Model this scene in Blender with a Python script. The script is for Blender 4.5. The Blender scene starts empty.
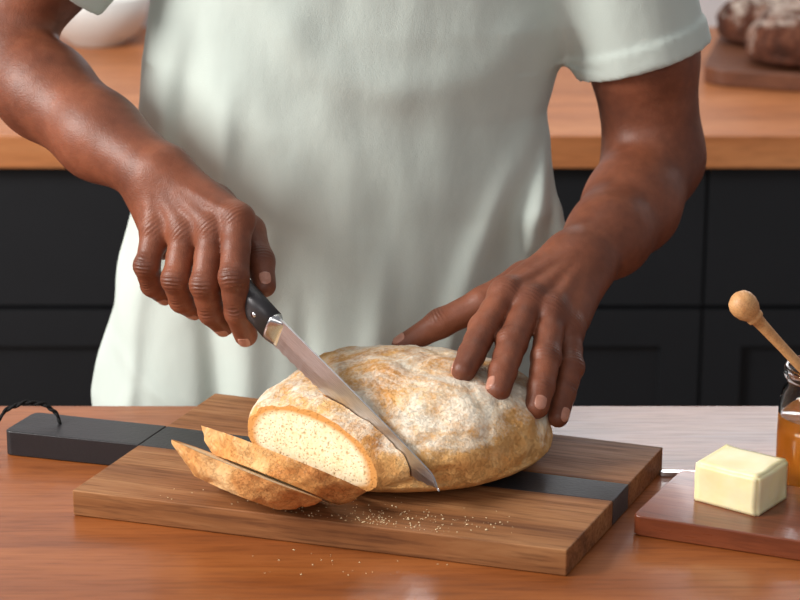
import bpy, bmesh, math, random
import numpy as np
from mathutils import Vector, Matrix, noise
random.seed(7)
scene=bpy.context.scene
COL=scene.collection
try:
    scene.view_settings.view_transform='Standard'
except Exception: pass

# ------------------------------------------------------------------ helpers
def srgb(r,g,b):
    def f(c):
        c/=255.0
        return c/12.92 if c<=.04045 else ((c+.055)/1.055)**2.4
    return (f(r),f(g),f(b),1)
def empty(name,parent=None):
    o=bpy.data.objects.new(name,None); COL.objects.link(o); o.empty_display_size=.05
    if parent: o.parent=parent
    return o
def mesh_obj(name,verts,faces,mat=None,parent=None,smooth=True):
    me=bpy.data.meshes.new(name); me.from_pydata([tuple(v) for v in verts],[],[tuple(f) for f in faces]); me.update()
    if smooth: me.polygons.foreach_set('use_smooth',[True]*len(me.polygons))
    o=bpy.data.objects.new(name,me); COL.objects.link(o)
    if mat: me.materials.append(mat)
    if parent: o.parent=parent
    return o
def bevel(o,w,seg=3):
    m=o.modifiers.new('bevel','BEVEL'); m.width=w; m.segments=seg; m.limit_method='ANGLE'; m.angle_limit=math.radians(40)
    n=o.modifiers.new('wn','WEIGHTED_NORMAL'); n.keep_sharp=True
    return o
def prism(name,poly,z0,z1,mat,parent=None,bw=.0015):
    n=len(poly)
    v=[(p[0],p[1],z0) for p in poly]+[(p[0],p[1],z1) for p in poly]
    f=[tuple(range(n-1,-1,-1)),tuple(range(n,2*n))]+[(i,(i+1)%n,n+(i+1)%n,n+i) for i in range(n)]
    o=mesh_obj(name,v,f,mat,parent,True)
    if bw: bevel(o,bw)
    else:
        for p in o.data.polygons: p.use_smooth=False
    return o
def box(name,x0,x1,y0,y1,z0,z1,mat,parent=None,bw=0):
    return prism(name,[(x0,y0),(x1,y0),(x1,y1),(x0,y1)],z0,z1,mat,parent,bw)
def lathe(name,prof,mat,parent=None,n=48,M=None):
    v=[];f=[]
    for (r,z) in prof:
        for i in range(n):
            a=2*math.pi*i/n; v.append((r*math.cos(a),r*math.sin(a),z))
    for j in range(len(prof)-1):
        for i in range(n):
            f.append((j*n+i,j*n+(i+1)%n,(j+1)*n+(i+1)%n,(j+1)*n+i))
    o=mesh_obj(name,v,f,mat,parent)
    bm=bmesh.new(); bm.from_mesh(o.data); bmesh.ops.remove_doubles(bm,verts=bm.verts,dist=1e-6); bmesh.ops.recalc_face_normals(bm,faces=bm.faces); bm.to_mesh(o.data); bm.free()
    if M is not None: o.matrix_world=M
    return o

# ------------------------------------------------------------------ materials
def newmat(name):
    m=bpy.data.materials.new(name); m.use_nodes=True
    nt=m.node_tree; b=nt.nodes['Principled BSDF']
    return m,nt,b
def N(nt,t,**kw):
    n=nt.nodes.new(t)
    for k,v in kw.items(): setattr(n,k,v)
    return n
def ramp(nt,stops):
    r=N(nt,'ShaderNodeValToRGB'); e=r.color_ramp.elements
    while len(e)<len(stops): e.new(.5)
    for i,(p,c) in enumerate(stops):
        e[i].position=p; e[i].color=c if len(c)==4 else (*c,1)
    return r
def coords(nt,scale=(1,1,1),rot=0,kind='Object'):
    tc=N(nt,'ShaderNodeTexCoord'); mp=N(nt,'ShaderNodeMapping'); mp.vector_type='POINT'
    mr=N(nt,'ShaderNodeMapping'); mr.inputs['Rotation'].default_value=(0,0,rot)
    nt.links.new(tc.outputs[kind],mr.inputs[0]); nt.links.new(mr.outputs[0],mp.inputs[0])
    mp.inputs['Scale'].default_value=scale
    return mp.outputs[0]
def noisetex(nt,vec,scale,detail=4,rough=.55,dist=0):
    n=N(nt,'ShaderNodeTexNoise'); n.inputs['Scale'].default_value=scale; n.inputs['Detail'].default_value=detail
    n.inputs['Roughness'].default_value=rough; n.inputs['Distortion'].default_value=dist
    nt.links.new(vec,n.inputs['Vector']); return n
def mixc(nt,fac,a,b,blend='MIX'):
    m=N(nt,'ShaderNodeMix'); m.data_type='RGBA'; m.blend_type=blend
    for s,val in ((0,fac),(6,a),(7,b)):
        if hasattr(val,'links') or hasattr(val,'is_linked'): nt.links.new(val,m.inputs[s])
        else: m.inputs[s].default_value=val
    return m.outputs[2]
def math_n(nt,op,a,b=None,clamp=False):
    m=N(nt,'ShaderNodeMath'); m.operation=op; m.use_clamp=clamp
    for i,val in enumerate((a,b)):
        if val is None: continue
        if hasattr(val,'is_linked'): nt.links.new(val,m.inputs[i])
        else: m.inputs[i].default_value=val
    return m.outputs[0]
def bump(nt,b,h,strength,dist):
    n=N(nt,'ShaderNodeBump'); n.inputs['Strength'].default_value=strength; n.inputs['Distance'].default_value=dist
    nt.links.new(h,n.inputs['Height']); nt.links.new(n.outputs[0],b.inputs['Normal']); return n
def plain(name,col,rough=.6,metal=0,spec=.5,bumpscale=0,bs=.1,var=.06):
    m,nt,b=newmat(name)
    v=coords(nt); n=noisetex(nt,v,12,3)
    d=tuple(c*(1-var) for c in col[:3])+(1,); l=tuple(min(1,c*(1+var)) for c in col[:3])+(1,)
    r=ramp(nt,[(.3,d),(.7,l)]); nt.links.new(n.outputs[0],r.inputs[0]); nt.links.new(r.outputs[0],b.inputs['Base Color'])
    b.inputs['Roughness'].default_value=rough; b.inputs['Metallic'].default_value=metal; b.inputs['Specular IOR Level'].default_value=spec
    if bumpscale:
        n2=noisetex(nt,v,bumpscale,3); bump(nt,b,n2.outputs[0],bs,.002)
    return m
def wood(name,dark,mid,light,rot=0,rough=.4,plank=0,coat=0,gs=6,spec=.5,stretch=.09,grain=.55):
    m,nt,b=newmat(name)
    v=coords(nt,(stretch,1,1),rot)
    n1=noisetex(nt,v,gs*6,6,.62,.8)
    n2=noisetex(nt,v,gs*40,3,.6,.2)
    n3=noisetex(nt,coords(nt,(stretch*1.8,1,1),rot),gs*2.2,3,.5,1.2)
    r=ramp(nt,[(.28,dark),(.5,mid),(.74,light)])
    s=math_n(nt,'ADD',math_n(nt,'MULTIPLY',n1.outputs[0],.55),math_n(nt,'MULTIPLY',n3.outputs[0],.45))
    nt.links.new(s,r.inputs[0])
    r2=ramp(nt,[(.35,(.62,.58,.55,1)),(.52,(1,1,1,1))]); nt.links.new(n2.outputs[0],r2.inputs[0])
    c=mixc(nt,grain,r.outputs[0],r2.outputs[0],'MULTIPLY')
    if plank:
        sp=N(nt,'ShaderNodeSeparateXYZ'); nt.links.new(coords(nt,(1,1,1),rot),sp.inputs[0])
        q=math_n(nt,'DIVIDE',sp.outputs[1],plank); fl=math_n(nt,'FLOOR',q)
        wn=N(nt,'ShaderNodeTexWhiteNoise'); wn.noise_dimensions='1D'; nt.links.new(fl,wn.inputs['W'])
        r3=ramp(nt,[(0,(.82,.8,.78,1)),(1,(1.0,1.0,1.0,1))]); nt.links.new(wn.outputs[0],r3.inputs[0])
        c=mixc(nt,1.0,c,r3.outputs[0],'MULTIPLY')
    nt.links.new(c,b.inputs['Base Color'])
    rr=ramp(nt,[(.3,(rough*1.15,)*3),(.7,(rough*.85,)*3)]); nt.links.new(n2.outputs[0],rr.inputs[0]); nt.links.new(rr.outputs[0],b.inputs['Roughness'])
    b.inputs['Specular IOR Level'].default_value=spec
    b.inputs['Coat Weight'].default_value=coat; b.inputs['Coat Roughness'].default_value=.12
    bump(nt,b,n2.outputs[0],.12,.001)
    return m

M_table=wood('table_wood',srgb(120,62,28),srgb(164,94,46),srgb(188,116,62),0,.36,.11,.2,5,.36)
M_counter=wood('counter_wood',srgb(150,88,50),srgb(190,120,72),srgb(210,144,94),0,.4,.09,.1,5)
M_board=wood('board_wood',srgb(84,46,26),srgb(146,96,58),srgb(192,142,96),math.radians(17.5),.55,0,0,8,.3,.06,.9)
M_sboard=wood('small_board_wood',srgb(84,38,20),srgb(122,62,36),srgb(148,82,50),math.radians(22),.32,0,.25,8)
M_bboard=wood('back_board_wood',srgb(80,46,30),srgb(110,66,44),srgb(130,84,58),0,.5,0,0,7)
M_dip=wood('dipper_wood',srgb(185,125,75),srgb(215,160,105),srgb(232,184,132),0,.5,0,0,20)
M_slate=plain('black_stained_wood',srgb(38,37,40),.42,0,.5,300,.15)
M_cab=plain('cabinet_black',srgb(25,27,31),.5,0,.4)
M_wall=plain('wall_paint',srgb(205,206,210),.85,0,.3,150,.05,.02)
M_floor=wood('floor_wood',srgb(90,66,48),srgb(120,92,70),srgb(140,112,88),0,.5,.12)
M_ceramic=plain('white_ceramic',srgb(215,215,212),.3,0,.5,0,0,.02)
M_cord=plain('black_cord',srgb(18,18,20),.8,0,.3,900,.5)
M_steel=plain('steel',(.62,.62,.64,1),.22,1.0)
M_handle=plain('knife_handle',srgb(62,60,62),.36,.4,.5)
M_trousers=plain('trouser_cloth',srgb(52,56,66),.9,0,.2,400,.3)
M_shoe=plain('shoe_leather',srgb(40,28,22),.5)
M_hair=plain('hair',srgb(18,15,14),.8,0,.2,500,.9)
M_eye=plain('eye_white',srgb(230,225,220),.2)
M_iris=plain('iris',srgb(40,22,14),.2)

m,nt,b=newmat('blade_steel'); M_blade=m
v=coords(nt,(3,1,60)); n=noisetex(nt,v,20,3)
r=ramp(nt,[(.3,(.5,.5,.52,1)),(.7,(.68,.68,.7,1))]); nt.links.new(n.outputs[0],r.inputs[0]); nt.links.new(r.outputs[0],b.inputs['Base Color'])
b.inputs['Metallic'].default_value=1; b.inputs['Roughness'].default_value=.3

# shirt
m,nt,b=newmat('shirt_cotton'); M_shirt=m
v=coords(nt); n=noisetex(nt,v,5,3); r=ramp(nt,[(.3,srgb(194,205,198)),(.7,srgb(206,216,209))])
nt.links.new(n.outputs[0],r.inputs[0]); nt.links.new(r.outputs[0],b.inputs['Base Color'])
b.inputs['Roughness'].default_value=.92; b.inputs['Specular IOR Level'].default_value=.12
b.inputs['Sheen Weight'].default_value=.12
n2=noisetex(nt,v,900,2); n3=noisetex(nt,coords(nt,(1,1,.6)),17,3,.5,0)
h=math_n(nt,'ADD',math_n(nt,'MULTIPLY',n2.outputs[0],.10),n3.outputs[0]); bump(nt,b,h,.36,.008)

# skin
m,nt,b=newmat('skin'); M_skin=m
v=coords(nt)
n=noisetex(nt,v,14,4,.6); n2=noisetex(nt,v,110,4,.6)
r=ramp(nt,[(.3,srgb(100,55,38)),(.7,srgb(146,86,60))]); nt.links.new(n.outputs[0],r.inputs[0])
r2=ramp(nt,[(.3,(.78,.73,.70,1)),(.7,(1,1,1,1))]); nt.links.new(n2.outputs[0],r2.inputs[0])
c=mixc(nt,.8,r.outputs[0],r2.outputs[0],'MULTIPLY')
at=N(nt,'ShaderNodeAttribute'); at.attribute_name='knuck'
ax=N(nt,'ShaderNodeAttribute'); ax.attribute_name='axial'
c=mixc(nt,math_n(nt,'MULTIPLY',at.outputs['Fac'],.45),c,srgb(62,32,24))
nt.links.new(c,b.inputs['Base Color'])
b.inputs['Roughness'].default_value=.47; b.inputs['Specular IOR Level'].default_value=.42
b.inputs['Subsurface Weight'].default_value=.1; b.inputs['Subsurface Radius'].default_value=(.02,.006,.003); b.inputs['Subsurface Scale'].default_value=.3
vo=N(nt,'ShaderNodeTexVoronoi'); vo.inputs['Scale'].default_value=800; nt.links.new(v,vo.inputs['Vector'])
wv=math_n(nt,'MULTIPLY',math_n(nt,'SINE',math_n(nt,'MULTIPLY',math_n(nt,'ADD',ax.outputs['Fac'],math_n(nt,'MULTIPLY',n2.outputs[0],.003)),2*math.pi/.0034)),math_n(nt,'MULTIPLY',at.outputs['Fac'],.7))
h=math_n(nt,'ADD',math_n(nt,'ADD',math_n(nt,'MULTIPLY',vo.outputs[0],.25),math_n(nt,'MULTIPLY',n2.outputs[0],.75)),wv)
bump(nt,b,h,.38,.0016)
m,nt,b=newmat('fingernail'); M_nail=m
n=noisetex(nt,coords(nt),200,2); r=ramp(nt,[(.3,srgb(172,118,98)),(.7,srgb(190,136,116))]); nt.links.new(n.outputs[0],r.inputs[0]); nt.links.new(r.outputs[0],b.inputs['Base Color'])
b.inputs['Roughness'].default_value=.3

# crust
def crust(name,dark,mid,light,flour,famt=.52,fmax=.85):
    m,nt,b=newmat(name)
    v=coords(nt)
    n=noisetex(nt,v,20,6,.6,.6); n2=noisetex(nt,v,95,5,.65); n3=noisetex(nt,v,13,6,.7,1.0); n4=noisetex(nt,v,320,4,.65)
    s=math_n(nt,'ADD',math_n(nt,'MULTIPLY',n.outputs[0],.72),math_n(nt,'MULTIPLY',n2.outputs[0],.28))
    r=ramp(nt,[(.34,dark),(.5,mid),(.64,light)]); nt.links.new(s,r.inputs[0])
    g=N(nt,'ShaderNodeNewGeometry'); sp=N(nt,'ShaderNodeSeparateXYZ'); nt.links.new(g.outputs['Normal'],sp.inputs[0])
    up=math_n(nt,'MULTIPLY',sp.outputs[2],.17)
    fm=math_n(nt,'ADD',math_n(nt,'ADD',math_n(nt,'MULTIPLY',n3.outputs[0],.76),math_n(nt,'MULTIPLY',n4.outputs[0],.24)),up)
    rf=ramp(nt,[(famt+.03,(0,0,0,1)),(famt+.18,(fmax,fmax,fmax,1))]); nt.links.new(fm,rf.inputs[0])
    c=mixc(nt,rf.outputs[0],r.outputs[0],flour)
    nt.links.new(c,b.inputs['Base Color']); b.inputs['Roughness'].default_value=.75; b.inputs['Specular IOR Level'].default_value=.25
    vo=N(nt,'ShaderNodeTexVoronoi'); vo.feature='DISTANCE_TO_EDGE'; vo.inputs['Scale'].default_value=40; nt.links.new(mixc(nt,.1,v,n2.outputs['Color']),vo.inputs['Vector'])
    cr=math_n(nt,'MINIMUM',math_n(nt,'MULTIPLY',vo.outputs[0],6),.3)
    h=math_n(nt,'ADD',math_n(nt,'ADD',n2.outputs[0],math_n(nt,'MULTIPLY',n4.outputs[0],.5)),cr)
    bump(nt,b,h,.75,.003)
    return m
M_crust=crust('bread_crust',srgb(194,130,70),srgb(224,168,102),srgb(240,200,142),srgb(250,240,222),.545,.86)
M_crust_s=crust('slice_crust',srgb(186,114,58),srgb(222,162,98),srgb(240,198,142),srgb(248,234,208),.535,.8)
M_crust_d=crust('dark_rye_crust',srgb(50,28,20),srgb(92,52,36),srgb(130,82,60),srgb(215,200,186),.53)
# crumb: pores, plus the browned rim where the cut meets the crust (loaf-local coordinates)
def crumb(name,Az,ex,zb=.0235,ax_=.131,ay_=.112):
    m,nt,b=newmat(name)
    v=coords(nt)
    n=noisetex(nt,v,60,4,.6); n2=noisetex(nt,v,260,3,.6)
    vw=N(nt,'ShaderNodeVectorMath'); vw.operation='SCALE'; nt.links.new(n2.outputs['Color'],vw.inputs[0]); vw.inputs['Scale'].default_value=.003
    va=N(nt,'ShaderNodeVectorMath'); va.operation='ADD'; nt.links.new(v,va.inputs[0]); nt.links.new(vw.outputs[0],va.inputs[1])
    vo=N(nt,'ShaderNodeTexVoronoi'); vo.inputs['Scale'].default_value=320; nt.links.new(va.outputs[0],vo.inputs['Vector'])
    vo2=N(nt,'ShaderNodeTexVoronoi'); vo2.inputs['Scale'].default_value=130; nt.links.new(va.outputs[0],vo2.inputs['Vector'])
    r=ramp(nt,[(.3,srgb(236,215,176)),(.7,srgb(247,232,203))]); nt.links.new(n.outputs[0],r.inputs[0])
    p1=ramp(nt,[(.08,(.78,.69,.56,1)),(.34,(1,1,1,1))]); nt.links.new(vo.outputs[0],p1.inputs[0])
    p2=ramp(nt,[(.10,(.66,.55,.41,1)),(.27,(1,1,1,1))]); nt.links.new(vo2.outputs[0],p2.inputs[0])
    p3=ramp(nt,[(.35,(.90,.84,.74,1)),(.55,(1,1,1,1))]); nt.links.new(n2.outputs[0],p3.inputs[0])
    c=mixc(nt,.75,r.outputs[0],p1.outputs[0],'MULTIPLY'); c=mixc(nt,.85,c,p2.outputs[0],'MULTIPLY'); c=mixc(nt,.8,c,p3.outputs[0],'MULTIPLY')
    sp=N(nt,'ShaderNodeSeparateXYZ'); nt.links.new(v,sp.inputs[0])
    X=math_n(nt,'DIVIDE',sp.outputs[0],ax_); Y=math_n(nt,'DIVIDE',sp.outputs[1],ay_)
    h2=math_n(nt,'ADD',math_n(nt,'MULTIPLY',X,X),math_n(nt,'MULTIPLY',Y,Y))
    up=math_n(nt,'POWER',math_n(nt,'ABSOLUTE',math_n(nt,'DIVIDE',math_n(nt,'MAXIMUM',sp.outputs[2],0.0),Az)),ex)
    dn=math_n(nt,'POWER',math_n(nt,'ABSOLUTE',math_n(nt,'DIVIDE',math_n(nt,'MINIMUM',sp.outputs[2],0.0),zb)),3.2)
    q=math_n(nt,'ADD',math_n(nt,'POWER',h2,ex/2),math_n(nt,'ADD',up,dn))
    q=math_n(nt,'ADD',q,math_n(nt,'MULTIPLY',n.outputs[0],.10))
    re=ramp(nt,[(.88,(0,0,0,1)),(.98,(1,1,1,1))]); nt.links.new(q,re.inputs[0])
    c=mixc(nt,re.outputs[0],c,srgb(206,146,84))
    nt.links.new(c,b.inputs['Base Color']); b.inputs['Roughness'].default_value=.9; b.inputs['Specular IOR Level'].default_value=.1
    h=math_n(nt,'ADD',math_n(nt,'MINIMUM',vo.outputs[0],.4),math_n(nt,'MINIMUM',math_n(nt,'MULTIPLY',vo2.outputs[0],1.5),.4)); bump(nt,b,h,.7,.003)
    return m
M_crumb=crumb('bread_crumb',.062*.80,2.4)
M_crumb_s=crumb('slice_crumb',.062,2.9)

m,nt,b=newmat('butter'); M_butter=m
n=noisetex(nt,coords(nt),30,3); r=ramp(nt,[(.3,srgb(248,230,170)),(.7,srgb(254,242,200))]); nt.links.new(n.outputs[0],r.inputs[0]); nt.links.new(r.outputs[0],b.inputs['Base Color'])
b.inputs['Roughness'].default_value=.4; b.inputs['Subsurface Weight'].default_value=.2; b.inputs['Subsurface Radius'].default_value=(.01,.008,.004); b.inputs['Subsurface Scale'].default_value=.5
bump(nt,b,n.outputs[0],.4,.004)
m,nt,b=newmat('jar_glass'); M_glass=m
b.inputs['Transmission Weight'].default_value=1; b.inputs['Roughness'].default_value=.02; b.inputs['IOR'].default_value=1.3; b.inputs['Base Color'].default_value=(.97,.98,.98,1)
m,nt,b=newmat('honey'); M_honey=m
b.inputs['Base Color'].default_value=(.88,.30,.03,1); b.inputs['Roughness'].default_value=.06; b.inputs['Transmission Weight'].default_value=.6; b.inputs['IOR'].default_value=1.42

# ------------------------------------------------------------------ SDF modelling
def smin(a,b,k):
    h=np.clip(.5+.5*(b-a)/k,0,1); return b*(1-h)+a*h-k*h*(1-h)
class Grid:
    def __init__(s,lo,hi,h):
        s.lo=np.array(lo,float); s.h=h
        n=np.ceil((np.array(hi)-s.lo)/h).astype(int)+1; s.n=n
        s.ax=[(s.lo[i]+h*np.arange(n[i])).astype(np.float32) for i in range(3)]
        s.D=np.full(n,.06,np.float32)
    def loc(s,pts,m):
        p=np.array([q[:3] for q in pts]); a=p.min(0)-m; b=p.max(0)+m
        i0=np.clip(np.floor((a-s.lo)/s.h).astype(int),0,s.n-1); i1=np.clip(np.ceil((b-s.lo)/s.h).astype(int)+1,1,s.n)
        sl=tuple(slice(i0[i],max(i1[i],i0[i]+1)) for i in range(3))
        X=s.ax[0][sl[0]][:,None,None];Y=s.ax[1][sl[1]][None,:,None];Z=s.ax[2][sl[2]][None,None,:]
        return sl,X,Y,Z
    def chain(s,pts,k=.004,m=.03):
        sl,X,Y,Z=s.loc(pts,max(q[3] for q in pts)+m)
        d=None
        if len(pts)==1: pts=[pts[0],pts[0]]
        for a,b in zip(pts[:-1],pts[1:]):
            v=np.array(b[:3])-np.array(a[:3]); L=float(v@v)+1e-12
            t=np.clip(((X-a[0])*v[0]+(Y-a[1])*v[1]+(Z-a[2])*v[2])/L,0,1)
            e=np.sqrt((X-a[0]-t*v[0])**2+(Y-a[1]-t*v[1])**2+(Z-a[2]-t*v[2])**2)-(a[3]+(b[3]-a[3])*t)
            d=e if d is None else smin(d,e,k)
        return sl,d.astype(np.float32)
    def add(s,pts,k=.004,kb=.01,m=.03):
        sl,d=s.chain(pts,k,m); s.D[sl]=smin(s.D[sl],d,kb)
    def sub(s,pts,kb=.003,m=.03):
        sl,d=s.chain(pts,.003,m); s.D[sl]=-smin(-s.D[sl],d,kb)
    def extract(s,smooth=2):
        D=s.D; neg=D<0
        cnt=np.zeros(np.array(D.shape)-1,np.uint8)
        C=[(i,j,k) for i in (0,1) for j in (0,1) for k in (0,1)]
        sh=cnt.shape
        for (i,j,k) in C: cnt+=neg[i:i+sh[0],j:j+sh[1],k:k+sh[2]]
        mixed=(cnt>0)&(cnt<8); idx=np.argwhere(mixed)
        vals=np.stack([D[idx[:,0]+i,idx[:,1]+j,idx[:,2]+k] for (i,j,k) in C],1).astype(float)
        acc=np.zeros((len(idx),3)); nn=np.zeros(len(idx))
        for a in range(8):
            for b in range(a+1,8):
                if sum(abs(C[a][q]-C[b][q]) for q in range(3))!=1: continue
                va,vb=vals[:,a],vals[:,b]; mk=(va<0)!=(vb<0)
                t=np.where(mk,va/np.where(va-vb==0,1,va-vb),0)[:,None]
                p=np.array(C[a])+(np.array(C[b])-np.array(C[a]))*t
                acc[mk]+=p[mk]; nn[mk]+=1
        V=s.lo+s.h*(idx+acc/nn[:,None])
        imap=np.full(sh,-1,np.int64); imap[mixed]=np.arange(len(idx))
        F=[]
        for a in range(3):
            b,c=(a+1)%3,(a+2)%3
            s0=[slice(None)]*3; s1=[slice(None)]*3; s0[a]=slice(0,-1); s1[a]=slice(1,None)
            e=neg[tuple(s0)]!=neg[tuple(s1)]
            tr=[slice(1,-1)]*3; tr[a]=slice(None)
            off=np.array([1,1,1]); off[a]=0
            I=np.argwhere(e[tuple(tr)])+off
            if len(I)==0: continue
            def cell(db,dc):
                J=I.copy(); J[:,b]+=db; J[:,c]+=dc; return imap[J[:,0],J[:,1],J[:,2]]
            q=np.stack([cell(-1,-1),cell(0,-1),cell(0,0),cell(-1,0)],1)
            fl=~neg[I[:,0],I[:,1],I[:,2]]; q[fl]=q[fl][:,::-1]
            F.append(q)
        F=np.concatenate(F); F=F[(F>=0).all(1)]
        E=np.concatenate([F[:,[0,1]],F[:,[1,2]],F[:,[2,3]],F[:,[3,0]]]); n=len(V)
        deg=np.maximum(np.bincount(E[:,0],minlength=n)+np.bincount(E[:,1],minlength=n),1)
        for it in range(smooth):
            A=np.stack([(np.bincount(E[:,0],V[E[:,1],q],n)+np.bincount(E[:,1],V[E[:,0],q],n))/deg for q in range(3)],1)
            V=V*.5+A*.5
        return V,F
def np_mesh(name,V,F,mat,parent):
    me=bpy.data.meshes.new(name)
    me.vertices.add(len(V)); me.vertices.foreach_set('co',V.astype(np.float32).ravel())
    me.loops.add(F.size); me.loops.foreach_set('vertex_index',F.astype(np.int32).ravel())
    me.polygons.add(len(F)); me.polygons.foreach_set('loop_start',(np.arange(len(F))*4).astype(np.int32))
    me.polygons.foreach_set('use_smooth',np.ones(len(F),bool))
    me.update(calc_edges=True); me.validate()
    o=bpy.data.objects.new(name,me); COL.objects.link(o); me.materials.append(mat)
    if parent: o.parent=parent
    return o
def vnorm(v): v=np.array(v,float); return v/np.linalg.norm(v)

man=empty('man')

def make_arm(side,arm,wrist,fingers,thumb,extra,up_hint,fr,box_lo,box_hi):
    g=Grid(box_lo,box_hi,.0016)
    W=np.array(wrist)
    g.add([*arm,(*wrist,.0285)],k=.018,kb=.02,m=.05)
    mcps=[np.array(f[0]) for f in fingers]
    lat=vnorm(mcps[0]-mcps[3]); dr=vnorm(sum(mcps)/4-W); nr=vnorm(np.cross(lat,dr))
    if nr@np.array(up_hint)<0: nr=-nr
    for f,o in zip(mcps,(.013,.005,-.005,-.013)):
        a=W+lat*o
        g.add([(*a,.0185),(*(f-nr*.003),.0145)],kb=.016)
    for q in extra: g.add(q,kb=.014)
    for f,o in zip(mcps,(.010,.004,-.004,-.010)):
        a=W+lat*o+nr*.0155+dr*.02
        g.add([(*a,.003),(*(f+nr*.0095),.0045)],kb=.007)
        g.add([(*(f+nr*.0035),.0115)],kb=.008)
    v1=W+nr*.019-lat*.004; 
    g.add([(*(v1-dr*.06),.0016),(*v1,.0018),(*(v1+dr*.03-lat*.008-nr*.001),.0018)],kb=.004)
    Pm=g.D.copy()
    kn=[]
    nails=[]
    for f,ri in zip(fingers,fr):
        p=[np.array(q,float) for q in f]
        r0,r1,r2,r3=[ri*s for s in (1.04,1.0,.9,.80)]
        pts=[(*p[0],r0),(*((p[0]+p[1])/2),ri*.96),(*p[1],r1),(*((p[1]+p[2])/2),ri*.9),(*p[2],r2),(*p[3],r3)]
        sl,d=g.chain(pts,.003,.03)
        bend=vnorm(p[1]-.5*(p[0]+p[3])); 
        bend=vnorm(bend+.35*nr)
        q=p[1]+bend*.0015
        g.D[sl]=np.minimum(g.D[sl],smin(Pm[sl],d,.006))
        g.add([(*q,r1*.98)],kb=.0025)
        kn+= [(p[1]+bend*r1, vnorm(p[2]-p[0]),.0075,1.0),(p[2]+bend*r2,vnorm(p[3]-p[1]),.005,.8),(p[0]+nr*r0,dr,.009,.5)]
        t=vnorm(p[3]-p[2]); n=bend-t*(bend@t); nails.append((p[2],p[3],r2,r3,t,vnorm(n)))
    p=[np.array(q[:3]) for q in thumb]
    sl,d=g.chain(thumb,.006,.03)
    g.D[sl]=smin(g.D[sl],d,.007) if side=='left' else np.minimum(g.D[sl],smin(Pm[sl],d,.009))
    t=vnorm(p[-1]-p[-2]); bend=vnorm(nr+lat*.6); n=bend-t*(bend@t)
    kn.append((p[-2]+vnorm(n)*.011,t,.007,.9))
    nails.append((p[-2],p[-1],thumb[-2][3],thumb[-1][3],t,vnorm(n)))
    V,F=g.extract(2)
    o=np_mesh('arm_'+side,V,F,M_skin,man)
    K=np.zeros(len(V)); A=np.zeros(len(V)); best=np.full(len(V),9.)
    for c,t,sg,am in kn:
        dd=np.linalg.norm(V-c,axis=1); K=np.maximum(K,am*np.exp(-(dd/sg)**2)); mk=dd<best; A[mk]=((V-c)@t)[mk]; best[mk]=dd[mk]
    for nm,arr in (('knuck',K),('axial',A)):
        a=o.data.attributes.new(nm,'FLOAT','POINT'); a.data.foreach_set('value',arr.astype(np.float32))
    for i,(a,b,ra,rb,t,n) in enumerate(nails):
        w=vnorm(np.cross(t,n)); vs=[];fs=[];nu,nv=13,13
        for iv in range(nv):
            vv=-1+2*iv/(nv-1)
            for iu in range(nu):
                uu=-1+2*iu/(nu-1)
                ux=uu*math.sqrt(1-.42*vv*vv); vx=vv*math.sqrt(1-.42*uu*uu)
                s=-.001+vx*.0066
                ang=ux*.60
                r=(rb+(ra-rb)*max(0,-s)/.025)
                rr=r if s<0 else math.sqrt(max(1e-8,r*r-(.8*s)**2))
                edge=max(abs(uu),abs(vv))
                rr+= .0003 - (.0012 if edge>.99 else 0)
                pt=b+t*s+(n*math.cos(ang)+w*math.sin(ang))*rr
                vs.append(pt)
        for iv in range(nv-1):
            for iu in range(nu-1):
                q=iv*nu+iu; fs.append((q,q+1,q+nu+1,q+nu))
        mesh_obj('nail_%s_%d'%(side,i+1),vs,fs,M_nail,man)
    return o

# his right hand holds the knife (image left)
make_arm('right',
  [(-.2392,.33,1.419,.050),(-.325,.32,1.30,.047),(-.381,.31,1.219,.041),(-.3277,.26,1.190,.0425),(-.271,.2,1.162,.0375)],
  (-.2141,.142,1.142),
  [[(-.1405,.086,1.1175),(-.1420,.046,1.0780),(-.1395,.050,1.0450),(-.1340,.064,1.0195)],
   [(-.1625,.089,1.1080),(-.1680,.060,1.0670),(-.1635,.068,1.0390),(-.1545,.082,1.0230)],
   [(-.1873,.097,1.1020),(-.1943,.073,1.0675),(-.1905,.083,1.0450),(-.1815,.098,1.0325)],
   [(-.2138,.109,1.1010),(-.2205,.088,1.0750),(-.2175,.098,1.0540),(-.2085,.111,1.0410)]],
  [(-.190,.148,1.129,.018),(-.164,.138,1.116,.0175),(-.133,.118,1.097,.0142),(-.122,.088,1.079,.0124),(-.117,.064,1.0645,.0102)],
  [[(-.205,.152,1.121,.018),(-.18,.125,1.095,.018)],[(-.222,.142,1.12,.016),(-.21,.126,1.085,.016)],[(-.185,.14,1.12,.016),(-.150,.105,1.108,.014)]],
  (0,-1,1),(.0131,.0131,.0125,.0114),
  (-.45,.01,.97),(-.08,.40,1.44))
make_arm('left',
  [(.165,.33,1.39,.052),(.230,.33,1.21,.0500),(.244,.33,1.108,.0455),(.217,.265,1.078,.0430),(.192,.210,1.066,.0365)],
  (.160,.155,1.056),
  [[(.092,.085,1.050),(.072,.05,1.030),(.061,.02,1.017),(.054,0,1.010)],
   [(.113,.08,1.044),(.096,.035,1.022),(.087,.005,1.007),(.083,-.012,.997)],
   [(.132,.075,1.037),(.125,.03,1.011),(.120,.005,.993),(.116,-.008,.980)],
   [(.147,.075,1.020),(.147,.04,.998),(.140,.02,.981),(.135,.005,.966)]],
  [(.135,.148,1.05,.0185),(.112,.140,1.044,.0175),(.075,.130,1.027,.0144),(.036,.126,1.009,.0126),(.002,.122,.989,.0100)],
  [[(.145,.135,1.042,.016),(.12,.10,1.028,.016)],[(.155,.13,1.04,.016),(.147,.1,1.024,.015)],[(.13,.12,1.026,.018),(.10,.08,1.026,.015)]],
  (0,-.5,1),(.0132,.0136,.0131,.0117),
  (-.02,-.035,.94),(.32,.40,1.42))

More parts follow.
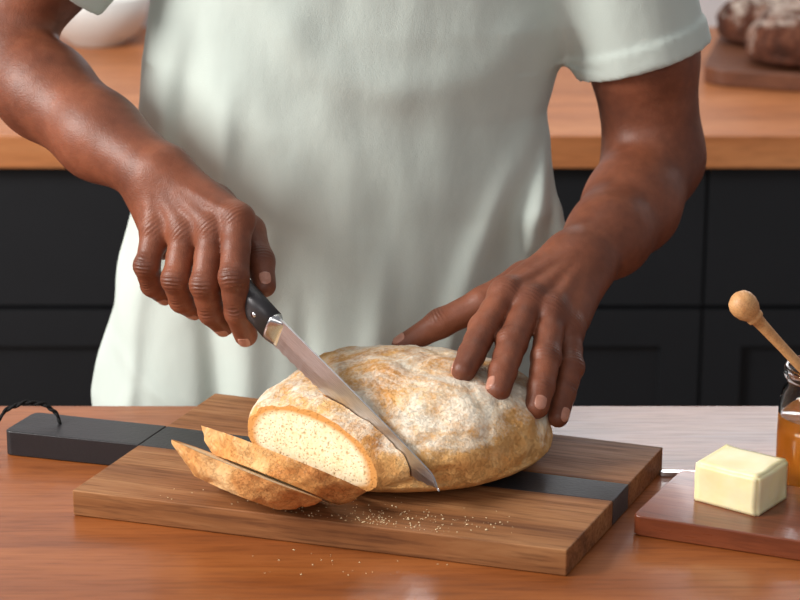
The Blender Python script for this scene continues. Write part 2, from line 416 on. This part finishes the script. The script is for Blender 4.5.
# ------------------------------------------------------------------ shirt
g=Grid((-.42,.14,.72),(.34,.52,1.52),.003)
X=g.ax[0][:,None,None];Y=g.ax[1][None,:,None];Zv=g.ax[2]
zl=[.70,.86,.965,1.06,1.155,1.243,1.33,1.39,1.43,1.46,1.49]
xl=np.interp(Zv,zl,[-.315,-.308,-.282,-.260,-.254,-.240,-.225,-.20,-.15,-.10,-.075])
xr=np.interp(Zv,zl,[.150,.146,.146,.134,.142,.174,.165,.14,.085,.035,.01])
hd=np.interp(Zv,zl,[.125,.122,.12,.118,.12,.122,.118,.10,.08,.065,.055])
cx=((xl+xr)/2)[None,None,:];hw=((xr-xl)/2)[None,None,:];hdd=hd[None,None,:]
q=(np.abs((X-cx)/hw)**2.3+np.abs((Y-.365)/hdd)**2.3)**(1/2.3)
g.D=((q-1)*hdd*.9).astype(np.float32)
top=(Zv-1.475)[None,None,:]; g.D=np.maximum(g.D,top.astype(np.float32))
def sleeve(S,Hm,S2):
    ax=vnorm(np.array(Hm)-np.array(S2)); Hm=np.array(Hm)
    sl,d=g.chain([(*S,.066),(*S2,.068),(*(Hm+ax*.04),.0595)],.03,.05)
    Xl=g.ax[0][sl[0]][:,None,None];Yl=g.ax[1][sl[1]][None,:,None];Zl=g.ax[2][sl[2]][None,None,:]
    pl=(Xl-Hm[0])*ax[0]+(Yl-Hm[1])*ax[1]+(Zl-Hm[2])*ax[2]
    d=d-np.clip((pl+.026)/.002,0,1)*.0028
    d=np.maximum(d,pl)
    g.D[sl]=smin(g.D[sl],d.astype(np.float32),.022)
    a=Hm+ax*.05;b=Hm-ax*.035
    g.sub([(*a,.0550),(*b,.052)],kb=.002)
sleeve((-.20,.345,1.385),(-.331,.319,1.288),(-.245,.335,1.395))
sleeve((.13,.345,1.375),(.2335,.33,1.204),(.180,.335,1.37))
g.add([(.122,.33,1.12,.012),(.138,.305,1.06,.016),(.150,.30,1.02,.012)],kb=.03)
pz=(.745-Zv)[None,None,:].astype(np.float32); g.D=np.maximum(g.D,pz)
V,F=g.extract(2)
folds=[([(.17,1.215),(.125,1.06),(.105,.9),(.10,.8)],.010,.008),([(.15,1.20),(.07,1.02),(.02,.86)],.016,.007),
 ([(.165,1.19),(.15,1.1),(.14,1.0)],.008,-.005),
 ([(-.19,1.26),(-.205,1.12),(-.18,.97),(-.17,.8)],.015,-.009),([(-.225,1.2),(-.24,1.05),(-.265,.9),(-.27,.78)],.012,.007),
 ([(-.11,1.12),(-.145,.95),(-.15,.8)],.016,.005),([(-.01,1.05),(-.03,.9),(-.03,.8)],.014,.004),([(-.09,1.0),(-.085,.8)],.012,-.004),
 ([(.05,1.0),(.06,.8)],.012,.004),([(-.28,.93),(-.2,.86)],.010,.005),([(-.17,1.33),(-.08,1.22),(.0,1.18)],.022,.003),([(.16,1.3),(.08,1.2),(.0,1.19)],.022,.003),
 ([(-.235,1.1),(-.215,.98)],.008,-.004),([(-.16,1.2),(-.17,1.05)],.012,.005)]
dy=np.zeros(len(V))
for pl,w,am in folds:
    best=np.full(len(V),9.); 
    for i,(a,b) in enumerate(zip(pl[:-1],pl[1:])):
        a=np.array(a);b=np.array(b);v=b-a;t=np.clip(((V[:,0]-a[0])*v[0]+(V[:,2]-a[1])*v[1])/(v@v),0,1)
        best=np.minimum(best,np.hypot(V[:,0]-a[0]-t*v[0],V[:,2]-a[1]-t*v[1]))
    z0=pl[0][1]; z1=pl[-1][1]
    env=np.clip((z0+.02-V[:,2])/.09,0,1)*np.clip((V[:,2]-z1+.04)/.07,0,1); env=env*env*(3-2*env)
    dy-=am*env*np.exp(-(best/w)**2)*1.3
front=np.clip((.36-V[:,1])/.05,0,1)*((V[:,0]>-.32)&(V[:,0]<.2))
V[:,1]+=dy*front
amp=np.clip((1.3-V[:,2])/.4,.15,1)
ns=np.array([noise.noise(Vector((a*11+3,b_*6,c_*3.2))) for a,b_,c_ in V])
ns2=np.array([noise.noise(Vector((a*30,b_*20,c_*14+5))) for a,b_,c_ in V])
V[:,1]-= (ns*.008*amp+ns2*.0020)*np.sign(.365-V[:,1])
side=np.clip((np.abs(V[:,0]+.06)-.15)/.05,0,1)*(V[:,2]<1.2)
V[:,0]+=ns2*.006*side
np_mesh('t_shirt',V,F,M_shirt,man)

# ------------------------------------------------------------------ head, trousers
g=Grid((-.16,.20,1.40),(.10,.50,1.82),.0035)
cx0=-.035
g.add([(cx0,.375,1.43,.060),(cx0,.365,1.55,.056)],kb=.02)
def ell(g,c,r,kb,subt=False):
    sl,X,Y,Z=g.loc([(*c,0)],max(r)+.05)
    q=np.sqrt(((X-c[0])/r[0])**2+((Y-c[1])/r[1])**2+((Z-c[2])/r[2])**2); d=((q-1)*min(r)).astype(np.float32)
    g.D[sl]=-smin(-g.D[sl],d,kb) if subt else smin(g.D[sl],d,kb)
ell(g,(cx0,.355,1.675),(.076,.096,.092),.02); ell(g,(cx0,.325,1.62),(.062,.072,.085),.03); ell(g,(cx0,.288,1.553),(.030,.026,.022),.03)
g.add([(cx0,.265,1.655,.010),(cx0,.243,1.617,.013)],kb=.012)
g.add([(cx0-.014,.252,1.613,.009),(cx0+.014,.252,1.613,.009)],kb=.008)
for sx in (-1,1):
    g.add([(cx0+sx*.012,.268,1.678,.009),(cx0+sx*.05,.285,1.678,.008)],kb=.012)
    ell(g,(cx0+sx*.031,.262,1.658),(.017,.014,.011),.008,True)
    ell(g,(cx0+sx*.079,.365,1.645),(.008,.018,.032),.006)
    g.add([(cx0+sx*.045,.29,1.63,.014)],kb=.02)
g.add([(cx0-.022,.262,1.583,.006),(cx0,.254,1.586,.007),(cx0+.022,.262,1.583,.006)],kb=.005)
g.add([(cx0-.019,.262,1.571,.007),(cx0,.255,1.570,.008),(cx0+.019,.262,1.571,.007)],kb=.005)
V,F=g.extract(2); np_mesh('head',V,F,M_skin,man)
g=Grid((-.14,.23,1.60),(.07,.48,1.80),.004)
ell(g,(cx0,.36,1.682),(.081,.100,.094),.01); ell(g,(cx0,.26,1.62),(.070,.075,.085),.01,True); ell(g,(cx0,.39,1.58),(.1,.07,.05),.01,True)
V,F=g.extract(1); np_mesh('hair',V,F,M_hair,man)
for sx in (-1,1):
    for nm,r,yy,mt in (('eye',.0115,.272,M_eye),('iris',.0055,.2645,M_iris)):
        bm=bmesh.new(); bmesh.ops.create_uvsphere(bm,u_segments=20,v_segments=12,radius=r); me=bpy.data.meshes.new(nm); bm.to_mesh(me); bm.free()
        me.polygons.foreach_set('use_smooth',[True]*len(me.polygons)); o=bpy.data.objects.new(nm,me); COL.objects.link(o); me.materials.append(mt); o.parent=man; o.location=(cx0+sx*.031,yy,1.657)
g=Grid((-.34,.18,.0),(.22,.56,.92),.007)
ell(g,(-.07,.37,.84),(.17,.105,.12),.02)
for sx,xx in ((-1,-.165),(1,.025)):
    g.add([(xx,.37,.80,.088),(xx-.005*sx,.36,.47,.066),(xx,.37,.09,.055)],k=.03,kb=.03,m=.05)
V,F=g.extract(3); np_mesh('trousers',V,F,M_trousers,man)
g=Grid((-.28,.12,-.01),(.12,.50,.16),.006)
for xx in (-.165,.025):
    g.add([(xx,.41,.055,.042),(xx,.30,.045,.042),(xx,.225,.038,.036)],k=.02,kb=.01)
g.D=np.maximum(g.D,(.002-g.ax[2])[None,None,:].astype(np.float32))
V,F=g.extract(1); np_mesh('shoes',V,F,M_shoe,man)

# ------------------------------------------------------------------ room
floor=box('floor',-3.2,3.2,-3.2,2.0,-.05,0,M_floor)
wl=box('wall_left',-3.3,-3.2,-3.2,2.0,0,2.7,M_wall)
wb=empty('wall_back')
wx0,wx1,wz0,wz1=.18,1.7,1.49,1.80
box('wall_panel_1',-3.2,wx0,1.9,2.0,0,2.7,M_wall,wb); box('wall_panel_2',wx1,3.2,1.9,2.0,0,2.7,M_wall,wb)
box('wall_panel_3',wx0,wx1,1.9,2.0,0,wz0,M_wall,wb); box('wall_panel_4',wx0,wx1,1.9,2.0,wz1,2.7,M_wall,wb)
win=empty('window_1')
t=.03
box('frame_bottom',wx0,wx1,1.895,1.96,wz0,wz0+t,M_ceramic,win); box('frame_top',wx0,wx1,1.895,1.96,wz1-t,wz1,M_ceramic,win)
box('frame_left',wx0,wx0+t,1.895,1.96,wz0+t,wz1-t,M_ceramic,win); box('frame_right',wx1-t,wx1,1.895,1.96,wz0+t,wz1-t,M_ceramic,win)

cab=empty('kitchen_base_cabinet')
box('carcass',-2.2,2.2,1.26,1.895,.1,.855,M_cab,cab); box('plinth',-2.2,2.2,1.31,1.895,0,.1,M_cab,cab)
xs=[-1.868,-1.298,-.728,-.158,.412,.982,1.552]
for i,(a,b2) in enumerate(zip(xs[:-1],xs[1:])):
    for j,(z0,z1) in enumerate(((.655,.85),(.11,.649))):
        o=box('door_frame_%d_%d'%(i,j),a+.002,b2-.002,1.241,1.26,z0,z1,M_cab,cab,.0)
        if j==1:
            bm=bmesh.new(); bm.from_mesh(o.data); bm.faces.ensure_lookup_table()
            fs=[f for f in bm.faces if f.normal.y<-.9]
            bmesh.ops.inset_region(bm,faces=fs,thickness=.075); bmesh.ops.inset_region(bm,faces=fs,thickness=.002,depth=-.010)
            bm.to_mesh(o.data); bm.free()
ct=box('kitchen_countertop',-2.25,2.25,1.215,1.9,.855,.9,M_counter,None,.002)

isl=empty('kitchen_table')
box('table_top',-1.1,1.25,-.75,.208,.862,.9,M_table,isl,.003)
for i,(xx,yy) in enumerate(((-1.02,-.67),(1.17,-.67),(-1.02,.13),(1.17,.13))): box('leg_%d'%i,xx-.035,xx+.035,yy-.035,yy+.035,0,.862,M_table,isl,.004)
box('apron_front',-.985,1.135,-.68,-.66,.78,.862,M_table,isl); box('apron_back',-.985,1.135,.12,.14,.78,.862,M_table,isl)

# ------------------------------------------------------------------ cutting board
cb=empty('cutting_board')
FL=np.array((-.2743,-.054));FR=np.array((.1319,-.177));BR=np.array((.2298,.0437));BL=np.array((-.1711,.1788))
lf=lambda t:tuple(FL+(BL-FL)*t)
rt=lambda t:tuple(FR+(BR-FR)*t)
zt=.923; zb=.9003
prism('wood_front',[lf(0),rt(0),rt(.455),lf(.44)],zb,zt,M_board,cb,.0012)
prism('wood_back',[lf(.64),rt(.62),rt(1),lf(1)],zb,zt,M_board,cb,.0012)
H1=(-.3526,.082);H2=(-.331,.130)
prism('black_stripe',[lf(.4405),rt(.4555),rt(.6195),lf(.6395)],zb,zt-.0002,M_slate,cb,.0008)
a=np.array(lf(.4405));b2=np.array(lf(.6395))
def rc(p,q,r,rad,n=5):
    p,q,r=map(np.array,(p,q,r)); u=vnorm(p-q);w=vnorm(r-q); s=q+u*rad; e=q+w*rad
    return [tuple((1-t)**2*s+2*t*(1-t)*q+t*t*e) for t in np.linspace(0,1,n)]
prism('handle',[tuple(a)]+[tuple(b2)]+rc(b2,H2,H1,.008)+rc(H2,H1,a,.008),zb,zt+.0002,M_slate,cb,.0012)
def curve(name,pts,r,mat,parent,cyc=False):
    cu=bpy.data.curves.new(name,'CURVE'); cu.dimensions='3D'; cu.bevel_depth=r; cu.bevel_resolution=4
    s=cu.splines.new('NURBS'); s.points.add(len(pts)-1); s.use_endpoint_u=not cyc; s.use_cyclic_u=cyc; s.order_u=4
    for p,q in zip(s.points,pts): p.co=(*q,1)
    o=bpy.data.objects.new(name,cu); COL.objects.link(o); cu.materials.append(mat); o.parent=parent; return o
for k,ph in ((0,0),(1,math.pi)):
    base=[(-.303,.098,.920),(-.307,.102,.932),(-.318,.104,.940),(-.335,.102,.943),(-.352,.098,.937),(-.368,.088,.915),(-.378,.072,.905),(-.370,.055,.9035),(-.358,.052,.904)]
    P=[];m2=60
    for i in range(m2+1):
        t=i/m2*(len(base)-1); j=min(int(t),len(base)-2); u=t-j
        p=np.array(base[j])*(1-u)+np.array(base[j+1])*u
        P.append(tuple(p+np.array((0,math.cos(i*.9+ph),math.sin(i*.9+ph)))*.0011))
    curve('cord_%d'%k,P,.0014,M_cord,cb)

# ------------------------------------------------------------------ loaf
LC=Vector((0,.022,.947)); nd=Vector((-1,-1,0)).normalized(); dd=Vector((1,-1,0)).normalized()
def loaf_bm(sub=6,seed=0,amp=1,A=(.131,.112,.062),zb=.0235,taper=.20,ex=2.4):
    bm=bmesh.new(); bmesh.ops.create_icosphere(bm,subdivisions=sub,radius=1)
    for v in bm.verts:
        x,y,z=v.co
        hr=math.sqrt(max(1e-9,1-z*z))
        if z<0:
            e2,sc=3.2,zb/A[2]
        else:
            e2,sc=ex,1
        k=(hr**e2+abs(z)**e2)**(-1/e2)
        px,py,pz=x*k,y*k,z*k*sc
        p=Vector((px*A[0],py*A[1],pz*A[2]))
        if z>0 and taper:
            of=max(0,min(1,p.dot(nd)/.065)); of=of*of*(3-2*of); p.z*=1-taper*of
        n0=Vector((x/A[0],y/A[1],z/A[2])).normalized()
        o=Vector((seed,seed*.7,0))
        d=noise.fractal(p*16+o,1,2,3)*.0035+noise.fractal(p*60+o,.9,2,4)*.0014
        rr=abs(noise.noise(p*24+o*2)); d-= .0020*max(0,1-rr*8)
        if z<-.3: d*=.15
        p+=n0*d*amp
        if p.z<-zb: p.z=-zb
        v.co=p
    return bm
def cut(bm,off,keep_outer):
    g=bm.verts[:]+bm.edges[:]+bm.faces[:]
    r=bmesh.ops.bisect_plane(bm,geom=g,plane_co=nd*off,plane_no=nd,clear_outer=not keep_outer,clear_inner=keep_outer)
    es=[e for e in r['geom_cut'] if isinstance(e,bmesh.types.BMEdge)]
    f=bmesh.ops.edgeloop_fill(bm,edges=es)
    for q in f['faces']: q.material_index=1; q.smooth=False
    for e in es: e.smooth=False
    return f
def finish(bm,name,mats,parent=None):
    for f in bm.faces:
        if f.material_index==0: f.smooth=True
    bmesh.ops.recalc_face_normals(bm,faces=bm.faces)
    me=bpy.data.meshes.new(name); bm.to_mesh(me); bm.free()
    for m in mats: me.materials.append(m)
    o=bpy.data.objects.new(name,me); COL.objects.link(o)
    if parent: o.parent=parent
    return o
KP=.0715; FACE=.0925
tip=Vector((.036,-.114,.956)); bol=Vector((-.111,.033,1.055))
def toplane(p): 
    k=(p-LC).dot(nd)-KP; return p-nd*k
tip=toplane(tip); bol=toplane(bol)
xd=(tip-bol).normalized(); L=(tip-bol).length; yd=Vector((0,0,1)).cross(xd).normalized(); zd=xd.cross(yd)
KM=Matrix(((xd.x,yd.x,zd.x,bol.x),(xd.y,yd.y,zd.y,bol.y),(xd.z,yd.z,zd.z,bol.z),(0,0,0,1)))
def blade_prof(t):
    top=-.004*t**4 - (.010*((t-.93)/.07)**2 if t>.93 else 0)
    bot=-.0285+.004*t+ (.016*((t-.7)/.3)**3 if t>.7 else 0)
    return top,bot

bm=loaf_bm(); cut(bm,FACE,False); loaf=finish(bm,'bread_loaf',[M_crust,M_crumb]); loaf.location=LC
kv=[];
prof=[(-.06,-.0285)]+[(t*L,blade_prof(t)[1]-.0004) for t in np.linspace(0,.97,12)]+[(L*1.02,-.016),(L*1.3,.0),(L*1.3,.12),(-.06,.12)]
for s in (-.0014,.0014):
    for (x,z) in prof: kv.append((x,s,z))
n=len(prof)
kf=[tuple(range(n)),tuple(range(2*n-1,n-1,-1))]+[(i,i+n,(i+1)%n+n,(i+1)%n) for i in range(n)]
cutter=mesh_obj('kerf_tool',kv,kf,M_crumb,None,False)
cutter.matrix_world=KM
bm=bmesh.new(); bm.from_mesh(cutter.data); bmesh.ops.recalc_face_normals(bm,faces=bm.faces)
for f in bm.faces: f.material_index=0
bm.to_mesh(cutter.data); bm.free()
md=loaf.modifiers.new('kerf','BOOLEAN'); md.operation='DIFFERENCE'; md.solver='EXACT'; md.object=cutter
try: md.material_mode='TRANSFER'
except Exception: pass
bpy.context.view_layer.update()
dg=bpy.context.evaluated_depsgraph_get()
me2=bpy.data.meshes.new_from_object(loaf.evaluated_get(dg))
loaf.modifiers.clear(); loaf.data=me2; me2.name='bread_loaf'
bpy.data.objects.remove(cutter)

def slice_obj(name,o0,o1,tilt,target,yaw=0):
    bm=loaf_bm(6,0,1.2,taper=.0,ex=2.9); cut(bm,o0,True)
    if o1<.13: cut(bm,o1,False)
    o=finish(bm,name,[M_crust_s,M_crumb_s])
    piv=nd*o0+Vector((0,0,-.0235))
    Mx=Matrix.Translation(Vector(target))@Matrix.Rotation(yaw,4,'Z')@Matrix.Rotation(tilt,4,dd)@Matrix.Translation(-piv)
    mz=min((Mx@v.co).z for v in o.data.vertices)
    Mx=Matrix.Translation((0,0,.9234-mz))@Mx
    o.matrix_world=Mx; return o
sgn=1 if (Matrix.Rotation(.1,3,dd)@Vector((0,0,1))).dot(nd)>0 else -1
slice_obj('bread_slice',.085,.1040,sgn*math.radians(56),(-.069,-.050,.94),.02)
slice_obj('bread_slice',.0925,.1135,sgn*math.radians(61),(-.097,-.071,.94),-.02)

# crumbs
vs=[];fs=[]
for i in range(420):
    x=random.gauss(-.02,.055); y=random.gauss(-.122,.016)
    if i>300: x=random.gauss(-.10,.05); y=random.gauss(-.095,.02)
    if i>385: x=random.gauss(-.05,.05); y=random.gauss(-.14,.02)
    edge=-.054-.303*(x+.2743)
    if abs(y-edge)<.004: continue
    if i<=385 and y<edge: continue
    if x<-.24 or x>.13: continue
    z=.9231 if y>edge else .9001
    r=random.uniform(.0003,.0009)*(1.7 if random.random()<.1 else 1)
    k=len(vs)
    P6=[(1,0,0),(-1,0,0),(0,1,0),(0,-1,0),(0,0,1),(0,0,-.3)]
    for p in P6: vs.append((x+p[0]*r*random.uniform(.6,1.3),y+p[1]*r*random.uniform(.6,1.3),z+r*.3+p[2]*r*random.uniform(.6,1)))
    for a,b3,c in ((0,2,4),(2,1,4),(1,3,4),(3,0,4),(2,0,5),(1,2,5),(3,1,5),(0,3,5)): fs.append((k+a,k+b3,k+c))
mesh_obj('bread_crumbs',vs,fs,plain('crumb_bits',srgb(236,212,170),.9),None,False)

# ------------------------------------------------------------------ knife
kn=empty('bread_knife')
n=140; vs=[];fs=[]
for i in range(n+1):
    t=i/n; x=t*L
    top,bot=blade_prof(t)
    if t<.97: bot+=.0012*abs(math.sin(i*.5))
    if i==n: top=bot=(top+bot)/2
    w=.0010*(1-.4*t)
    mid=top+(bot-top)*.55
    for (yy,zz) in ((w,top),(w*.9,mid),(.0001,bot),(-w*.9,mid),(-w,top)): vs.append((x,yy,zz))
for i in range(n):
    for j in range(5):
        a=i*5+j;b3=i*5+(j+1)%5; fs.append((a,b3,b3+5,a+5))
fs.append((0,1,2,3,4))
o=mesh_obj('blade',vs,fs,M_blade,kn,False); o.matrix_world=KM
HX=.014
def tube(name,sec,mat):
    vs=[];fs=[];m=20
    for (x,z,ry,rz) in sec:
        for i in range(m):
            a=2*math.pi*i/m; c,s=math.cos(a),math.sin(a)
            vs.append((x+HX,ry*math.copysign(abs(c)**.75,c),z+rz*math.copysign(abs(s)**.75,s)))
    for j in range(len(sec)-1):
        for i in range(m): fs.append((j*m+i,j*m+(i+1)%m,(j+1)*m+(i+1)%m,(j+1)*m+i))
    fs.append(tuple(range(m))[::-1]); fs.append(tuple(range((len(sec)-1)*m,len(sec)*m)))
    o=mesh_obj(name,vs,fs,mat,kn); o.matrix_world=KM; return o
tube('bolster',[(.008,-.0135,.0012,.0128),(.003,-.0135,.004,.0134),(-.002,-.013,.0080,.0137),(-.005,-.0125,.0092,.0134)],M_steel)
tube('handle',[(-.0045,-.0125,.0093,.0134),(-.03,-.0105,.0098,.0126),(-.055,-.009,.0100,.0126),(-.08,-.008,.010,.0120),(-.098,-.009,.0092,.012),(-.107,-.011,.0080,.011),(-.112,-.0115,.004,.007)],M_handle)
for i,xx in enumerate((-.020,-.055,-.09)):
    o=lathe('rivet_%d'%i,[(0,-.0104),(.0026,-.0104),(.0026,.0104),(0,.0104)],M_steel,kn,16)
    o.matrix_world=KM@Matrix.Translation((xx+HX,0,-.0100))@Matrix.Rotation(math.pi/2,4,'X')

# ------------------------------------------------------------------ butter board, butter, spreader, honey
e1=vnorm((.1301,-.0525)); e2=vnorm((-e1[1]*1+.10,e1[0])); P0=np.array((.1906,-.095))
q=[P0,P0+e1*.34,P0+e1*.34+e2*.112,P0+e2*.112]
poly=[]
for i in range(4): poly+=rc(q[i-1],q[i],q[(i+1)%4],.008,4)
prism('serving_board',poly,.9003,.918,M_sboard,None,.0015)
Mb=Matrix.Translation((.2840,-.0610,.9183))@Matrix.Rotation(math.radians(-37),4,'Z')
bm=bmesh.new(); bmesh.ops.create_cube(bm,size=1)
for v in bm.verts: v.co=Vector((v.co.x*.061,v.co.y*.052,(v.co.z+.5)*.0345))
bmesh.ops.bevel(bm,geom=[e for e in bm.edges if max(v.co.z for v in e.verts)>.01],offset=.0022,segments=3,affect='EDGES')
bmesh.ops.subdivide_edges(bm,edges=[e for e in bm.edges if e.calc_length()>.01],cuts=12,use_grid_fill=True)
for v in bm.verts:
    p=v.co.copy(); nn=noise.noise_vector(p*45)
    if p.z>.003: v.co+=nn*.0013
o=finish(bm,'butter_block',[M_butter]); o.matrix_world=Mb
for p in o.data.polygons: p.use_smooth=True
bk=empty('butter_knife')
def strip(name,a,b,w0,w1,th,mat,parent,z):
    a=np.array(a);b=np.array(b);u=vnorm(b-a);w=np.array((-u[1],u[0]))
    P=[]
    for s,ww in ((0,w0*.5),(.06,w0),(.5,(w0+w1)/2),(.92,w1),(1,w1*.4)): P.append((a+(b-a)*s,ww))
    poly=[tuple(p-w*ww/2) for p,ww in P]+[tuple(p+w*ww/2) for p,ww in reversed(P)]
    return prism(name,poly,z,z+th,mat,parent,.0004)
strip('handle',(.226,.034),(.30,.030),.007,.005,.004,M_steel,bk,.9005)
strip('blade',(.298,.030),(.325,.038),.005,.012,.0015,M_steel,bk,.9015)

JX,JY=.361,.012
hj=empty('honey_jar')
TJ=Matrix.Translation((JX,JY,.9004))
lathe('glass',[(0,0),(.030,0),(.0345,.003),(.0368,.012),(.0372,.05),(.0368,.076),(.034,.088),(.0305,.093),(.0305,.098),(.0335,.100),(.0342,.104),(.0335,.108),(.0315,.1095),(.0292,.108),(.0285,.10),(.0285,.094),(.0315,.086),(.0343,.075),(.0346,.05),(.0343,.013),(.032,.006),(.028,.004),(0,.004)],M_glass,hj,64,TJ)
lathe('honey',[(0,.0042),(.0275,.0042),(.0325,.0065),(.0345,.0135),(.0348,.05),(.0347,.066),(.0335,.0652),(0,.065)],M_honey,hj,64,TJ)
A=Vector((.2895,.004,1.066)); B=Vector((.384,.012,.962)); zd2=(A-B).normalized(); Ld=(A-B).length
Rm=zd2.to_track_quat('Z','Y').to_matrix().to_4x4(); MD=Matrix.Translation(B)@Rm
prof=[(0,-.004),(.006,-.003)]
for k in range(5):
    z=k*.006; prof+=[(.010,z),(.0115,z+.002),(.010,z+.0035),(.006,z+.0042),(.006,z+.0055)]
z0=.031
prof+=[(.0052,z0),(.0042,z0+.01),(.0044,Ld-.05),(.0052,Ld-.024),(.0058,Ld-.017),(.0075,Ld-.0155),(.0078,Ld-.013),(.0072,Ld-.0115),(.0085,Ld-.010),(.0108,Ld-.006),(.0122,Ld),(.0118,Ld+.005),(.0095,Ld+.0095),(.005,Ld+.0125),(0,Ld+.0133)]
lathe('honey_dipper',prof,M_dip,None,32,MD)

# ------------------------------------------------------------------ things on the back counter
lathe('ceramic_bowl',[(0,0),(.045,0),(.047,.005),(.064,.016),(.076,.04),(.082,.075),(.079,.076),(.072,.04),(.06,.02),(.03,.011),(0,.010)],M_ceramic,None,56,Matrix.Translation((-.465,1.79,.9003)))
bb=[(.43,1.50),(.95,1.34),(1.03,1.62),(.49,1.76)]
poly=[]
for i in range(4): poly+=rc(bb[i-1],bb[i],bb[(i+1)%4],.04,7)
prism('bread_board',poly,.9003,.926,M_bboard,None,.003)
for i,(x,y,s,sd,rz) in enumerate(((.60,1.55,(.105,.085,.07),3,.4),(.545,1.665,(.075,.06,.055),9,-.5),(.81,1.52,(.10,.08,.07),5,.2))):
    bm=loaf_bm(5,sd,1.5,s,.02,0); o=finish(bm,'dark_bread_loaf',[M_crust_d]); o.location=(x,y,.9465); o.rotation_euler=(0,0,rz)

# ------------------------------------------------------------------ lights
def area(name,loc,target,sx,sy,power,col=(1,1,1)):
    l=bpy.data.lights.new(name,'AREA'); l.shape='RECTANGLE'; l.size=sx; l.size_y=sy; l.energy=power; l.color=col
    o=bpy.data.objects.new(name,l); COL.objects.link(o); o.location=loc
    o.rotation_euler=(Vector(target)-Vector(loc)).to_track_quat('-Z','Y').to_euler(); return o
area('key_softbox',(-2.1,-.45,2.25),(0,.1,1.0),1.0,1.0,90,(1,.965,.92))
area('fill_softbox',(-.5,-2.9,2.3),(0,.2,1.0),1.8,1.4,20,(1,.97,.94))
area('window_daylight',((wx0+wx1)/2,1.985,(wz0+wz1)/2),((wx0+wx1)/2,0,(wz0+wz1)/2),wx1-wx0-.06,wz1-wz0-.06,10,(.95,.97,1))
area('overhead_area_light',(-.2,1.2,2.6),(-.1,1.3,.9),1.6,.8,14,(1,.97,.94))  # unseen area light over the back counter; no fixture is modelled
w=bpy.data.worlds.new('world'); scene.world=w; w.use_nodes=True
w.node_tree.nodes['Background'].inputs[0].default_value=(.88,.89,.92,1); w.node_tree.nodes['Background'].inputs[1].default_value=.31

# ------------------------------------------------------------------ camera
cd=bpy.data.cameras.new('camera'); cd.lens=112.5; cd.sensor_width=36; cd.sensor_fit='HORIZONTAL'
cd.dof.use_dof=True; cd.dof.focus_distance=2.13; cd.dof.aperture_fstop=8.0
co=bpy.data.objects.new('camera',cd); COL.objects.link(co); co.location=(0,-1.99,1.73); co.rotation_euler=(math.radians(90-18.28),0,0)
scene.camera=co
